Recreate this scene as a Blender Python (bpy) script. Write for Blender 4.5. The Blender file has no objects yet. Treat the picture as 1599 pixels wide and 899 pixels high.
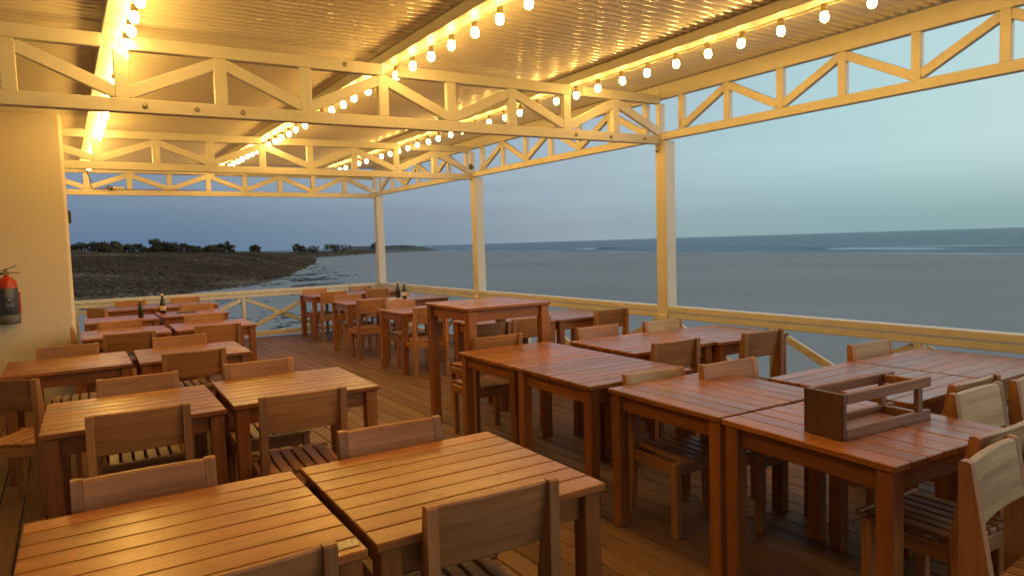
import bpy, math, random
from mathutils import Vector, Matrix, noise
random.seed(7)
PI = math.pi
sc = bpy.context.scene
col = sc.collection

# ------------------------------------------------------------------ helpers
class MB:
    """collects pieces; every vertex carries a grain coordinate and a tone"""
    def __init__(s):
        s.v = []; s.f = []; s.g = []; s.t = []; s.smooth = []
    def add(s, vs, fs, gr, tone, smooth=False):
        o = len(s.v)
        s.v += [tuple(p) for p in vs]; s.g += [tuple(p) for p in gr]; s.t += [tone] * len(vs)
        for f in fs:
            s.f.append([i + o for i in f]); s.smooth.append(smooth)
    def box(s, c, size, M=None, ch=.004, tone=None, axis=None):
        """box with small chamfers; grain runs along the longest side"""
        tone = random.random() if tone is None else tone
        hx, hy, hz = size[0] / 2, size[1] / 2, size[2] / 2
        ch = min(ch, hx * .45, hy * .45, hz * .45)
        vs = []; idx = {}
        for sx in (-1, 1):
            for sy in (-1, 1):
                for sz in (-1, 1):
                    idx[(sx, sy, sz, 0)] = len(vs); vs.append((sx * hx, sy * (hy - ch), sz * (hz - ch)))
                    idx[(sx, sy, sz, 1)] = len(vs); vs.append((sx * (hx - ch), sy * hy, sz * (hz - ch)))
                    idx[(sx, sy, sz, 2)] = len(vs); vs.append((sx * (hx - ch), sy * (hy - ch), sz * hz))
        fs = []
        def q(l, flip):
            fs.append(l[::-1] if flip else l)
        for sgn in (-1, 1):
            q([idx[(sgn, a, b, 0)] for a, b in ((-1, -1), (1, -1), (1, 1), (-1, 1))], sgn < 0)
            q([idx[(a, sgn, b, 1)] for a, b in ((-1, -1), (1, -1), (1, 1), (-1, 1))], sgn > 0)
            q([idx[(a, b, sgn, 2)] for a, b in ((-1, -1), (1, -1), (1, 1), (-1, 1))], sgn < 0)
        for a in (-1, 1):
            for b in (-1, 1):
                q([idx[(-1, a, b, 1)], idx[(1, a, b, 1)], idx[(1, a, b, 2)], idx[(-1, a, b, 2)]], a * b < 0)
                q([idx[(a, -1, b, 0)], idx[(a, 1, b, 0)], idx[(a, 1, b, 2)], idx[(a, -1, b, 2)]], a * b > 0)
                q([idx[(a, b, -1, 0)], idx[(a, b, 1, 0)], idx[(a, b, 1, 1)], idx[(a, b, -1, 1)]], a * b < 0)
                for c2 in (-1, 1):
                    q([idx[(a, b, c2, 0)], idx[(a, b, c2, 1)], idx[(a, b, c2, 2)]], a * b * c2 < 0)
        L = axis if axis is not None else max(range(3), key=lambda i: size[i])
        A, B = [i for i in range(3) if i != L]
        r = (random.random() * 40, random.random() * 40, random.random() * 40)
        gr = [(p[L] + r[0], p[A] + r[1], p[B] + r[2]) for p in vs]
        M = (M or Matrix.Identity(4))
        T = Matrix.Translation(c) @ M
        vs = [T @ Vector(p) for p in vs]
        s.add(vs, fs, gr, tone)
    def bar(s, a, b, w, d, up=(0, 0, 1), ch=.004, tone=None):
        a = Vector(a); b = Vector(b); x = (b - a).normalized()
        z = Vector(up); z = (z - x * z.dot(x)).normalized(); y = z.cross(x)
        M = Matrix((x, y, z)).transposed().to_4x4()
        s.box((a + b) / 2, ((b - a).length, w, d), M, ch, tone, axis=0)
    def prism(s, prof, x0, x1, tone=None):
        """closed (y,z) outline extruded along x, grain along z"""
        tone = random.random() if tone is None else tone
        n = len(prof); r = (random.random() * 40, random.random() * 40, random.random() * 40)
        vs = [(x0, y, z) for y, z in prof] + [(x1, y, z) for y, z in prof]
        fs = [list(range(n))[::-1], list(range(n, 2 * n))]
        for i in range(n):
            j = (i + 1) % n; fs.append([i, j, j + n, i + n])
        s.add(vs, fs, [(p[2] + r[0], p[0] + r[1], p[1] + r[2]) for p in vs], tone)
    def lathe(s, prof, c=(0, 0, 0), n=16, smooth=True, tone=.5):
        vs = []; fs = []
        for r, z in prof:
            for k in range(n):
                a = 2 * PI * k / n; vs.append((c[0] + r * math.cos(a), c[1] + r * math.sin(a), c[2] + z))
        for i in range(len(prof) - 1):
            for k in range(n):
                a, b = i * n + k, i * n + (k + 1) % n
                fs.append([a, b, b + n, a + n])
        fs.append(list(range(n))[::-1]); fs.append([(len(prof) - 1) * n + k for k in range(n)])
        s.add(vs, fs, vs, tone, smooth)
    def tube(s, pts, r, n=8, tone=.5):
        pts = [Vector(p) for p in pts]; vs = []; fs = []
        for i, p in enumerate(pts):
            d = (pts[min(i + 1, len(pts) - 1)] - pts[max(i - 1, 0)]).normalized()
            u = d.orthogonal().normalized() if abs(d.z) > .9 else d.cross(Vector((0, 0, 1))).normalized()
            w = d.cross(u)
            for k in range(n):
                a = 2 * PI * k / n; vs.append(p + (u * math.cos(a) + w * math.sin(a)) * r)
        for i in range(len(pts) - 1):
            for k in range(n):
                a, b = i * n + k, i * n + (k + 1) % n
                fs.append([a, a + n, b + n, b])
        fs.append(list(range(n))); fs.append([(len(pts) - 1) * n + k for k in range(n)][::-1])
        s.add(vs, fs, vs, tone, True)
    def build(s, name, mat, parent=None, loc=None):
        me = bpy.data.meshes.new(name); me.from_pydata(s.v, [], s.f); me.update()
        a = me.attributes.new('grain', 'FLOAT_VECTOR', 'POINT')
        a.data.foreach_set('vector', [c for p in s.g for c in p])
        t = me.attributes.new('tone', 'FLOAT', 'POINT'); t.data.foreach_set('value', s.t)
        me.polygons.foreach_set('use_smooth', s.smooth)
        if mat: me.materials.append(mat)
        o = bpy.data.objects.new(name, me); col.objects.link(o)
        if parent: o.parent = parent
        if loc: o.location = loc
        return o

def tag(o, label=None, cat=None, group=None, kind=None):
    if label: o['label'] = label
    if cat: o['category'] = cat
    if group: o['group'] = group
    if kind: o['kind'] = kind
    return o
def empty(name, label, cat, loc=(0, 0, 0), rz=0, group=None):
    o = bpy.data.objects.new(name, None); col.objects.link(o); o.empty_display_size = .1
    o.location = loc; o.rotation_euler = (0, 0, rz)
    return tag(o, label, cat, group)
def dup(root):
    r = root.copy(); col.objects.link(r)
    for ch in list(root.children):
        c = ch.copy(); col.objects.link(c); c.parent = r
        for g in list(ch.children):
            d = g.copy(); col.objects.link(d); d.parent = c
    return r

# ------------------------------------------------------------------ materials
def new_mat(name):
    m = bpy.data.materials.new(name); m.use_nodes = True
    nt = m.node_tree; return m, nt, nt.nodes['Principled BSDF']
def N(nt, typ, **kw):
    n = nt.nodes.new(typ)
    for k, v in kw.items():
        if k in n.inputs.keys(): n.inputs[k].default_value = v
        else: setattr(n, k, v)
    return n
def ramp(nt, stops):
    r = nt.nodes.new('ShaderNodeValToRGB'); e = r.color_ramp.elements
    while len(e) < len(stops): e.new(.5)
    for el, (p, c) in zip(e, stops):
        el.position = p; el.color = (*c, 1) if len(c) == 3 else c
    return r
def mixc(nt, a, b, fac, blend='MIX'):
    m = nt.nodes.new('ShaderNodeMix'); m.data_type = 'RGBA'; m.blend_type = blend
    for s, v in ((m.inputs[0], fac), (m.inputs[6], a), (m.inputs[7], b)):
        if hasattr(v, 'links') or hasattr(v, 'is_linked'): nt.links.new(v, s)
        elif isinstance(v, tuple): s.default_value = (*v, 1)
        else: s.default_value = v
    return m.outputs[2]

def wood(name, dark, mid, light, rough=(.25, .45), coat=.0, wear=.0, bump=.12, gscale=1.0):
    m, nt, b = new_mat(name); L = nt.links
    at = N(nt, 'ShaderNodeAttribute', attribute_name='grain')
    tn = N(nt, 'ShaderNodeAttribute', attribute_name='tone')
    oi = nt.nodes.new('ShaderNodeObjectInfo')
    off = N(nt, 'ShaderNodeVectorMath', operation='SCALE'); off.inputs[0].default_value = (37, 53, 71)
    L.new(oi.outputs['Random'], off.inputs['Scale'])
    ad = N(nt, 'ShaderNodeVectorMath', operation='ADD'); L.new(at.outputs['Vector'], ad.inputs[0]); L.new(off.outputs[0], ad.inputs[1])
    mp = N(nt, 'ShaderNodeMapping'); mp.inputs['Scale'].default_value = (1.6 * gscale, 26 * gscale, 26 * gscale); L.new(ad.outputs[0], mp.inputs['Vector'])
    n1 = N(nt, 'ShaderNodeTexNoise', Scale=1.0, Detail=5.0, Roughness=.6, Distortion=.9); L.new(mp.outputs[0], n1.inputs['Vector'])
    mp2 = N(nt, 'ShaderNodeMapping'); mp2.inputs['Scale'].default_value = (6, 160, 160); L.new(ad.outputs[0], mp2.inputs['Vector'])
    n2 = N(nt, 'ShaderNodeTexNoise', Scale=1.0, Detail=3.0); L.new(mp2.outputs[0], n2.inputs['Vector'])
    mp3 = N(nt, 'ShaderNodeMapping'); mp3.inputs['Scale'].default_value = (1.2, 3.5, 3.5); L.new(ad.outputs[0], mp3.inputs['Vector'])
    n3 = N(nt, 'ShaderNodeTexNoise', Scale=1.0, Detail=4.0); L.new(mp3.outputs[0], n3.inputs['Vector'])
    r = ramp(nt, [(.3, dark), (.5, mid), (.72, light)]); L.new(n1.outputs[0], r.inputs[0])
    # board to board variation
    mr = N(nt, 'ShaderNodeMapRange'); mr.inputs['To Min'].default_value = .82; mr.inputs['To Max'].default_value = 1.18
    L.new(tn.outputs['Fac'], mr.inputs['Value'])
    pores = N(nt, 'ShaderNodeMapRange'); pores.inputs['From Min'].default_value = .35; pores.inputs['From Max'].default_value = .6
    pores.inputs['To Min'].default_value = .88; pores.inputs['To Max'].default_value = 1.04; L.new(n2.outputs[0], pores.inputs['Value'])
    blot = N(nt, 'ShaderNodeMapRange'); blot.inputs['From Min'].default_value = .3; blot.inputs['From Max'].default_value = .7
    blot.inputs['To Min'].default_value = .82; blot.inputs['To Max'].default_value = 1.16; L.new(n3.outputs[0], blot.inputs['Value'])
    mu = N(nt, 'ShaderNodeMath', operation='MULTIPLY'); L.new(mr.outputs[0], mu.inputs[0]); L.new(pores.outputs[0], mu.inputs[1])
    mu2 = N(nt, 'ShaderNodeMath', operation='MULTIPLY'); L.new(mu.outputs[0], mu2.inputs[0]); L.new(blot.outputs[0], mu2.inputs[1])
    hs = nt.nodes.new('ShaderNodeHueSaturation'); L.new(r.outputs[0], hs.inputs['Color']); L.new(mu2.outputs[0], hs.inputs['Value'])
    ov = N(nt, 'ShaderNodeMapRange'); ov.inputs['To Min'].default_value = .82; ov.inputs['To Max'].default_value = 1.14; L.new(oi.outputs['Random'], ov.inputs['Value'])
    sat = N(nt, 'ShaderNodeMapRange'); sat.inputs['To Min'].default_value = .93; sat.inputs['To Max'].default_value = 1.05; L.new(n3.outputs[0], sat.inputs['Value']); L.new(sat.outputs[0], hs.inputs['Saturation'])
    fin = N(nt, 'ShaderNodeVectorMath', operation='SCALE'); L.new(hs.outputs[0], fin.inputs[0]); L.new(ov.outputs[0], fin.inputs['Scale'])
    wr = ramp(nt, [(.56, (0, 0, 0)), (.74, (1, 1, 1))]); n5 = N(nt, 'ShaderNodeTexNoise', Scale=3.2, Detail=6.0, Roughness=.7); L.new(ad.outputs[0], n5.inputs['Vector']); L.new(n5.outputs[0], wr.inputs[0])
    wf = N(nt, 'ShaderNodeMath', operation='MULTIPLY'); L.new(wr.outputs[0], wf.inputs[0]); wf.inputs[1].default_value = wear
    L.new(mixc(nt, fin.outputs[0], tuple(c * 1.25 + .008 for c in light), wf.outputs[0]), b.inputs['Base Color'])
    rr = N(nt, 'ShaderNodeMapRange'); rr.inputs['From Min'].default_value = .3; rr.inputs['From Max'].default_value = .7
    rr.inputs['To Min'].default_value = rough[0]; rr.inputs['To Max'].default_value = rough[1]; L.new(n3.outputs[0], rr.inputs['Value'])
    L.new(rr.outputs[0], b.inputs['Roughness'])
    b.inputs['Specular IOR Level'].default_value = .5
    if coat:
        b.inputs['Coat Weight'].default_value = coat; b.inputs['Coat Roughness'].default_value = .17
    cr_ = N(nt, 'ShaderNodeMapRange'); cr_.inputs['From Min'].default_value = .35; cr_.inputs['From Max'].default_value = .68; cr_.inputs['To Min'].default_value = .12; cr_.inputs['To Max'].default_value = .40
    n4 = N(nt, 'ShaderNodeTexNoise', Scale=5.5, Detail=5.0, Roughness=.65); L.new(ad.outputs[0], n4.inputs['Vector']); L.new(n4.outputs[0], cr_.inputs['Value']); L.new(cr_.outputs[0], b.inputs['Coat Roughness'])
    bp = N(nt, 'ShaderNodeBump', Strength=bump, Distance=.002); L.new(n1.outputs[0], bp.inputs['Height']); L.new(bp.outputs[0], b.inputs['Normal'])
    return m
def paint(name, c, rough=.45, dirt=.12, bump=.05, scale=9.0):
    m, nt, b = new_mat(name); L = nt.links
    tc = nt.nodes.new('ShaderNodeTexCoord')
    n1 = N(nt, 'ShaderNodeTexNoise', Scale=scale, Detail=6.0, Roughness=.65); L.new(tc.outputs['Object'], n1.inputs['Vector'])
    n2 = N(nt, 'ShaderNodeTexNoise', Scale=1.3, Detail=3.0); L.new(tc.outputs['Object'], n2.inputs['Vector'])
    d = tuple(x * (1 - dirt * 2.2) for x in c)
    r = ramp(nt, [(.28, d), (.48, c), (1, c)]); L.new(n1.outputs[0], r.inputs[0])
    o = mixc(nt, r.outputs[0], tuple(x * (1 - dirt) for x in c), n2.outputs[0])
    L.new(o, b.inputs['Base Color'])
    b.inputs['Roughness'].default_value = rough
    bp = N(nt, 'ShaderNodeBump', Strength=bump, Distance=.004); L.new(n1.outputs[0], bp.inputs['Height']); L.new(bp.outputs[0], b.inputs['Normal'])
    return m
def plain(name, c, rough=.5, metal=0.0, var=.15, scale=20.0):
    m, nt, b = new_mat(name); L = nt.links
    tc = nt.nodes.new('ShaderNodeTexCoord')
    n1 = N(nt, 'ShaderNodeTexNoise', Scale=scale, Detail=3.0); L.new(tc.outputs['Object'], n1.inputs['Vector'])
    r = ramp(nt, [(.3, tuple(x * (1 - var) for x in c)), (.7, tuple(min(1, x * (1 + var)) for x in c))]); L.new(n1.outputs[0], r.inputs[0])
    L.new(r.outputs[0], b.inputs['Base Color']); b.inputs['Roughness'].default_value = rough; b.inputs['Metallic'].default_value = metal
    return m

M = {}
M['table'] = wood('varnished_table_wood', (.205, .064, .012), (.268, .088, .016), (.33, .118, .025), (.26, .42), coat=.18, wear=.22)
M['skyglow_tinted_chair'] = wood('skyglow_tinted_chair_wood', (.25, .135, .055), (.42, .265, .115), (.55, .38, .19), (.32, .5), gscale=.6, wear=.35)  # chair wood lightened: sky glow on the backrests is painted into this colour
M['chair'] = wood('chair_wood', (.24, .096, .031), (.315, .136, .045), (.39, .185, .068), (.36, .55), wear=.2)
M['deck'] = wood('deck_wood', (.145, .070, .032), (.19, .094, .044), (.235, .122, .060), (.55, .75), bump=.25)
M['caddy'] = wood('caddy_wood', (.15, .058, .028), (.22, .092, .045), (.30, .135, .07), (.40, .6))
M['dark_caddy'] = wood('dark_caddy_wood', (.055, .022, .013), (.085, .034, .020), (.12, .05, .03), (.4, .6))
M['white'] = paint('white_painted_wood', (.57, .555, .52), .42, .10)
M['roof'] = paint('white_coated_sheet', (.84, .79, .68), .30, .06, .01, 4.0)
for n_ in M['roof'].node_tree.nodes:
    if n_.type == 'BSDF_PRINCIPLED':
        n_.inputs['Coat Weight'].default_value = 1.0; n_.inputs['Coat Roughness'].default_value = .15; n_.inputs['Coat IOR'].default_value = 1.7
M['plaster'] = paint('cream_plaster', (.70, .64, .54), .85, .10, .35, 26.0)
M['bolt'] = plain('dull_bolt_metal', (.30, .27, .22), .45, .7)
M['black'] = plain('black_plastic', (.02, .02, .02), .45)
M['cable'] = plain('cream_cable', (.55, .48, .34), .5)
M['socket'] = plain('lamp_socket_plastic', (.24, .19, .11), .5)
M['red'] = plain('red_enamel', (.40, .03, .018), .3)
M['label_blue'] = plain('dark_blue_label', (.035, .045, .085), .4)
M['pale'] = plain('pale_print', (.30, .32, .36), .5)
M['grey'] = plain('grey_plastic', (.10, .11, .13), .55)
M['bottle'] = plain('dark_bottle_glass', (.025, .018, .008), .08)
M['paper'] = plain('paper_label', (.58, .46, .32), .6, 0, .3, 60)
M['foil'] = plain('bottle_foil', (.62, .52, .33), .35, .4)
M['tray'] = plain('dark_slate_mat', (.055, .055, .06), .6)
M['menu'] = plain('cream_card', (.66, .56, .40), .6)
M['sticker'] = plain('worn_sticker', (.50, .46, .33), .5, 0, .5, 90)
# bulb
m, nt, b = new_mat('lit_bulb_glass')
b.inputs['Base Color'].default_value = (.9, .8, .6, 1)
b.inputs['Emission Color'].default_value = (1.0, .55, .112, 1)
b.inputs['Emission Strength'].default_value = 128
M['bulb'] = m

# ------------------------------------------------------------------ camera
cam_d = bpy.data.cameras.new('camera'); cam = bpy.data.objects.new('camera', cam_d); col.objects.link(cam)
CAM_H = 1.545
yaw, pit, rol = math.radians(33.22165), math.radians(-3.77212), math.radians(-1.7623)
F = Vector((math.sin(yaw), math.cos(yaw), 0)); Rt = Vector((math.cos(yaw), -math.sin(yaw), 0)); U = Vector((0, 0, 1))
F2 = F * math.cos(pit) + U * math.sin(pit); U2 = U * math.cos(pit) - F * math.sin(pit)
R2 = Rt * math.cos(rol) + U2 * math.sin(rol); U3 = U2 * math.cos(rol) - Rt * math.sin(rol)
Mc = Matrix((R2, U3, -F2)).transposed().to_4x4(); Mc.translation = (0, 0, CAM_H)
cam.matrix_world = Mc
cam_d.sensor_width = 36; cam_d.lens = 1065.71 / 1599 * 36; cam_d.clip_start = .05; cam_d.clip_end = 60000
sc.camera = cam

# ------------------------------------------------------------------ world / light
w = bpy.data.worlds.new('World'); sc.world = w; w.use_nodes = True
nt = w.node_tree; L = nt.links; bg = nt.nodes['Background']
SUN_AZ = math.radians(130); GLOW_AZ = math.radians(118); SUN_EL = math.radians(2.0)      # azimuth from +Y towards +X: low, to the right and a little behind
sky = nt.nodes.new('ShaderNodeTexSky'); sky.sky_type = 'NISHITA'; sky.sun_disc = False
sky.sun_elevation = SUN_EL; sky.sun_rotation = SUN_AZ
sky.air_density = 1.0; sky.dust_density = .6; sky.ozone_density = 2.5
tc = nt.nodes.new('ShaderNodeTexCoord')
sep = nt.nodes.new('ShaderNodeSeparateXYZ'); L.new(tc.outputs['Generated'], sep.inputs[0])
# the dusk colours: azimuth towards the sunset glow, and height above the horizon
dt = N(nt, 'ShaderNodeVectorMath', operation='DOT_PRODUCT'); dt.inputs[1].default_value = (math.sin(GLOW_AZ), math.cos(GLOW_AZ), 0); L.new(tc.outputs['Generated'], dt.inputs[0])
az = N(nt, 'ShaderNodeMapRange'); az.inputs['From Min'].default_value = -.55; az.inputs['From Max'].default_value = .80; L.new(dt.outputs['Value'], az.inputs['Value'])
low = ramp(nt, [(0, (.10, .195, .33)), (.16, (.125, .21, .33)), (.40, (.235, .315, .395)), (.56, (.32, .41, .46)), (.84, (.265, .43, .455)), (.93, (.29, .44, .44)), (1, (.85, .66, .36))]); L.new(az.outputs[0], low.inputs[0])
midr = ramp(nt, [(0, (.22, .30, .42)), (.16, (.27, .34, .43)), (.40, (.36, .45, .54)), (.56, (.42, .54, .61)), (.78, (.47, .70, .73)), (.93, (.585, .775, .745)), (1, (1.0, .95, .72))]); L.new(az.outputs[0], midr.inputs[0])
high = ramp(nt, [(0, (.24, .34, .50)), (.40, (.36, .50, .68)), (.72, (.41, .62, .75)), (1, (.62, .86, .92))]); L.new(az.outputs[0], high.inputs[0])
e1 = N(nt, 'ShaderNodeMapRange', interpolation_type='SMOOTHSTEP'); e1.inputs['From Min'].default_value = .0; e1.inputs['From Max'].default_value = .115; L.new(sep.outputs['Z'], e1.inputs['Value'])
e2 = N(nt, 'ShaderNodeMapRange', interpolation_type='SMOOTHSTEP'); e2.inputs['From Min'].default_value = .14; e2.inputs['From Max'].default_value = .45; L.new(sep.outputs['Z'], e2.inputs['Value'])
g1 = mixc(nt, low.outputs[0], midr.outputs[0], e1.outputs[0])
g2 = mixc(nt, g1, high.outputs[0], e2.outputs[0])
# long thin cloud bands near the horizon
mpc = nt.nodes.new('ShaderNodeMapping'); mpc.inputs['Scale'].default_value = (2.2, 2.2, 26); L.new(tc.outputs['Generated'], mpc.inputs['Vector'])
cn = N(nt, 'ShaderNodeTexNoise', Scale=1.6, Detail=5.0, Roughness=.55); L.new(mpc.outputs[0], cn.inputs['Vector'])
cr = ramp(nt, [(.42, (0, 0, 0)), (.62, (1, 1, 1))]); L.new(cn.outputs[0], cr.inputs[0])
band = ramp(nt, [(.0, (.15,) * 3), (.03, (.7,) * 3), (.12, (.5,) * 3), (.22, (0,) * 3)]); L.new(sep.outputs['Z'], band.inputs[0])
azc = N(nt, 'ShaderNodeMapRange'); azc.inputs['From Min'].default_value = .2; azc.inputs['From Max'].default_value = .95; azc.inputs['To Min'].default_value = .34; azc.inputs['To Max'].default_value = .0; L.new(az.outputs[0], azc.inputs['Value'])
cm = N(nt, 'ShaderNodeMath', operation='MULTIPLY'); L.new(cr.outputs[0], cm.inputs[0]); L.new(band.outputs[0], cm.inputs[1])
cm2 = N(nt, 'ShaderNodeMath', operation='MULTIPLY'); L.new(cm.outputs[0], cm2.inputs[0]); L.new(azc.outputs[0], cm2.inputs[1])
g3 = mixc(nt, g2, (.19, .22, .29), cm2.outputs[0])
SKY_K = .10
sk = N(nt, 'ShaderNodeVectorMath', operation='SCALE'); L.new(sky.outputs[0], sk.inputs[0]); sk.inputs['Scale'].default_value = .6
gs = N(nt, 'ShaderNodeVectorMath', operation='SCALE'); L.new(g3, gs.inputs[0]); gs.inputs['Scale'].default_value = 1.06 / SKY_K
fin = mixc(nt, gs.outputs[0], sk.outputs[0], .12)
L.new(fin, bg.inputs['Color']); bg.inputs['Strength'].default_value = SKY_K
sd = bpy.data.lights.new('dusk_glow', 'SUN'); so = bpy.data.objects.new('dusk_glow', sd); col.objects.link(so)
sd.energy = .72; sd.angle = math.radians(40); sd.color = (1, .93, .80)
dv = Vector((math.sin(SUN_AZ) * math.cos(math.radians(9)), math.cos(SUN_AZ) * math.cos(math.radians(9)), math.sin(math.radians(9))))
so.rotation_euler = dv.to_track_quat('Z', 'Y').to_euler()
vs = sc.view_settings
vs.view_transform = 'Standard'; vs.look = 'None'; vs.gamma = 1; vs.exposure = 0; vs.use_curve_mapping = False
sc.cycles.use_denoising = True
sc.cycles.max_bounces = 6; sc.cycles.diffuse_bounces = 4; sc.cycles.glossy_bounces = 3; sc.cycles.transmission_bounces = 2
sc.cycles.caustics_reflective = False; sc.cycles.caustics_refractive = False
sc.cycles.sample_clamp_indirect = 6
try: sc.cycles.use_light_tree = True
except Exception: pass

# ------------------------------------------------------------------ ground, sea, land
def lerp(a, b, t): return a + (b - a) * t
def interp(x, pts):
    if x <= pts[0][0]: return pts[0][1]
    for (a, fa), (b, fb) in zip(pts, pts[1:]):
        if x <= b: return lerp(fa, fb, (x - a) / (b - a))
    return pts[-1][1]
def sst(a, b, x):
    t = max(0, min(1, (x - a) / (b - a))); return t * t * (3 - 2 * t)
SHORE = [(-4000, -300), (-200, 55), (33, 91), (117, 113), (259, 157), (370, 184), (520, 205), (600, 150), (800, -800), (1600, -6000), (9000, -12000)]
SEA_Z = -1.50; SAND_Z = -1.2
def shore_s(x, y): return x - interp(y, SHORE)
def nz(x, y, s, seed=0.0): return noise.noise(Vector((x * s, y * s, seed)))
def edge_n(a):     # near edge of the scrub as seen round the deck, by azimuth in degrees
    return interp(a, [(-50, 38), (0, 35), (7, 42), (11, 50), (13.5, 58), (15, 66), (16.2, 80), (17.6, 110)])
def edge_f(a): return 180 + (a - 15.6) * 16
def land_h(x, y):
    r = math.hypot(x, y); a = math.degrees(math.atan2(x, y))
    if a > 26 or a < -70: return 0
    wob = 4 * nz(x, y, .05, 3)
    near = interp(a, [(-50, 3.1), (1, 3.0), (8, 2.65), (11, 2.35), (13, 1.85), (15, 1.15), (17, .5)])
    far = interp(a, [(12, 1.5), (16, 1.35), (20, 1.1), (26, .6)])
    t = sst(0, 62, r - edge_n(a) - wob) * (1 - sst(14.0, 18.0, a)); h = t * near
    if a > 12:
        t2 = sst(0, 40, r - edge_f(a) - wob) * sst(12, 14, a)
        if t2 * far > h: h = t2 * far; t = t2
    h *= 1 - sst(430, 560, r)
    return h * (1 + .16 * nz(x, y, .03, 1)) + .3 * t * nz(x, y, .09, 2)
def ground_z(x, y):
    s = shore_s(x, y)
    z = SAND_Z + .05 * nz(x, y, .08, 5) + .03 * nz(x, y, .35, 6)
    if s > -26: z -= .32 * sst(-26, 2, s)
    if s > 0: z -= min(4, s * .06)
    return z
def polar(name, mat, radii, azs, fz, closed=False):
    vs = []; fs = []
    for r in radii:
        for a in azs:
            x, y = r * math.sin(math.radians(a)), r * math.cos(math.radians(a)); vs.append((x, y, fz(x, y)))
    n = len(azs)
    for i in range(len(radii) - 1):
        for k in range(n - 1):
            p = i * n + k; fs.append([p + 1, p, p + n, p + n + 1])
    me = bpy.data.meshes.new(name); me.from_pydata(vs, [], fs); me.materials.append(mat)
    me.polygons.foreach_set('use_smooth', [True] * len(fs)); me.update()
    o = bpy.data.objects.new(name, me); col.objects.link(o); return o
# sand
m, nt, b = new_mat('damp_sand'); L = nt.links
tc = nt.nodes.new('ShaderNodeTexCoord')
n1 = N(nt, 'ShaderNodeTexNoise', Scale=.05, Detail=4.0); L.new(tc.outputs['Object'], n1.inputs['Vector'])
n2 = N(nt, 'ShaderNodeTexNoise', Scale=1.9, Detail=6.0, Roughness=.6); L.new(tc.outputs['Object'], n2.inputs['Vector'])
n3 = N(nt, 'ShaderNodeTexNoise', Scale=.6, Detail=3.0); L.new(tc.outputs['Object'], n3.inputs['Vector'])
r = ramp(nt, [(.3, (.295, .250, .210)), (.7, (.35, .298, .252))]); L.new(n1.outputs[0], r.inputs[0])
deb = ramp(nt, [(.64, (1, 1, 1)), (.72, (.5, .5, .5))]); L.new(n2.outputs[0], deb.inputs[0])
o_ = mixc(nt, r.outputs[0], deb.outputs[0], .8, 'MULTIPLY')
L.new(o_, b.inputs['Base Color']); b.inputs['Roughness'].default_value = .8; b.inputs['Specular IOR Level'].default_value = .25
bp1 = N(nt, 'ShaderNodeBump', Strength=.55, Distance=.06); L.new(n2.outputs[0], bp1.inputs['Height'])
bp2 = N(nt, 'ShaderNodeBump', Strength=.12, Distance=.12); L.new(n3.outputs[0], bp2.inputs['Height']); L.new(bp1.outputs[0], bp2.inputs['Normal']); L.new(bp2.outputs[0], b.inputs['Normal'])
M['sand'] = m
radii = [0.01] + [2.2 * 1.062 ** i for i in range(100)]
o = polar('beach_sand', M['sand'], radii, [i * 3 for i in range(121)], ground_z); tag(o, kind='structure')
# scrub covered land
M['soil'] = plain('scrub_soil', (.13, .088, .054), .95, 0, .3, .35)
def land_z(x, y):
    h = land_h(x, y); return SAND_Z - .25 + h if h < .02 else SAND_Z - .06 + h
rr = [30 * 1.030 ** i for i in range(101)]
o = polar('scrub_dune', M['soil'], rr, [-60 + i * .9 for i in range(97)], land_z); tag(o, kind='structure')
# far low headland at the end of the beach
def head_z(x, y):
    r = math.hypot(x, y); a = math.degrees(math.atan2(x, y))
    t = sst(17.5, 20.5, a) * (1 - sst(24.3, 28.2, a)) * sst(395, 420, r) * (1 - sst(470, 500, r))
    return -2.2 + t * (4.1 + .5 * nz(x, y, .045, 8) + .8 * nz(x, y, .22, 9))
M['headland'] = plain('headland_scrub', (.085, .068, .052), .95, 0, .5, .12)
o = polar('headland', M['headland'], [390 + i * 4 for i in range(29)], [17 + i * .12 for i in range(96)], head_z); tag(o, kind='structure')
# sea
m, nt, b = new_mat('sea_water'); L = nt.links
tc = nt.nodes.new('ShaderNodeTexCoord')
fo = N(nt, 'ShaderNodeAttribute', attribute_name='foam')
mp = nt.nodes.new('ShaderNodeMapping'); mp.inputs['Rotation'].default_value = (0, 0, math.radians(-20)); mp.inputs['Scale'].default_value = (.30, .075, 1); L.new(tc.outputs['Object'], mp.inputs['Vector'])
n1 = N(nt, 'ShaderNodeTexNoise', Scale=1.0, Detail=6.0, Roughness=.6); L.new(mp.outputs[0], n1.inputs['Vector'])
n2 = N(nt, 'ShaderNodeTexNoise', Scale=1.4, Detail=5.0, Roughness=.7); L.new(tc.outputs['Object'], n2.inputs['Vector'])
base = ramp(nt, [(.36, (.008, .044, .082)), (.60, (.016, .082, .138)), (.8, (.045, .15, .20))]); L.new(n1.outputs[0], base.inputs[0])
ad = N(nt, 'ShaderNodeMath', operation='ADD'); L.new(fo.outputs['Fac'], ad.inputs[0])
sb = N(nt, 'ShaderNodeMath', operation='SUBTRACT'); L.new(n2.outputs[0], sb.inputs[0]); sb.inputs[1].default_value = .62
L.new(sb.outputs[0], ad.inputs[1])
fr = ramp(nt, [(.28, (0, 0, 0)), (.55, (1, 1, 1))]); L.new(ad.outputs[0], fr.inputs[0])
o_ = mixc(nt, base.outputs[0], (.62, .68, .70), fr.outputs[0])
L.new(o_, b.inputs['Base Color'])
rm = N(nt, 'ShaderNodeMapRange'); rm.inputs['To Min'].default_value = .28; rm.inputs['To Max'].default_value = .8; L.new(fr.outputs[0], rm.inputs['Value']); L.new(rm.outputs[0], b.inputs['Roughness'])
b.inputs['Specular IOR Level'].default_value = .12
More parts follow.
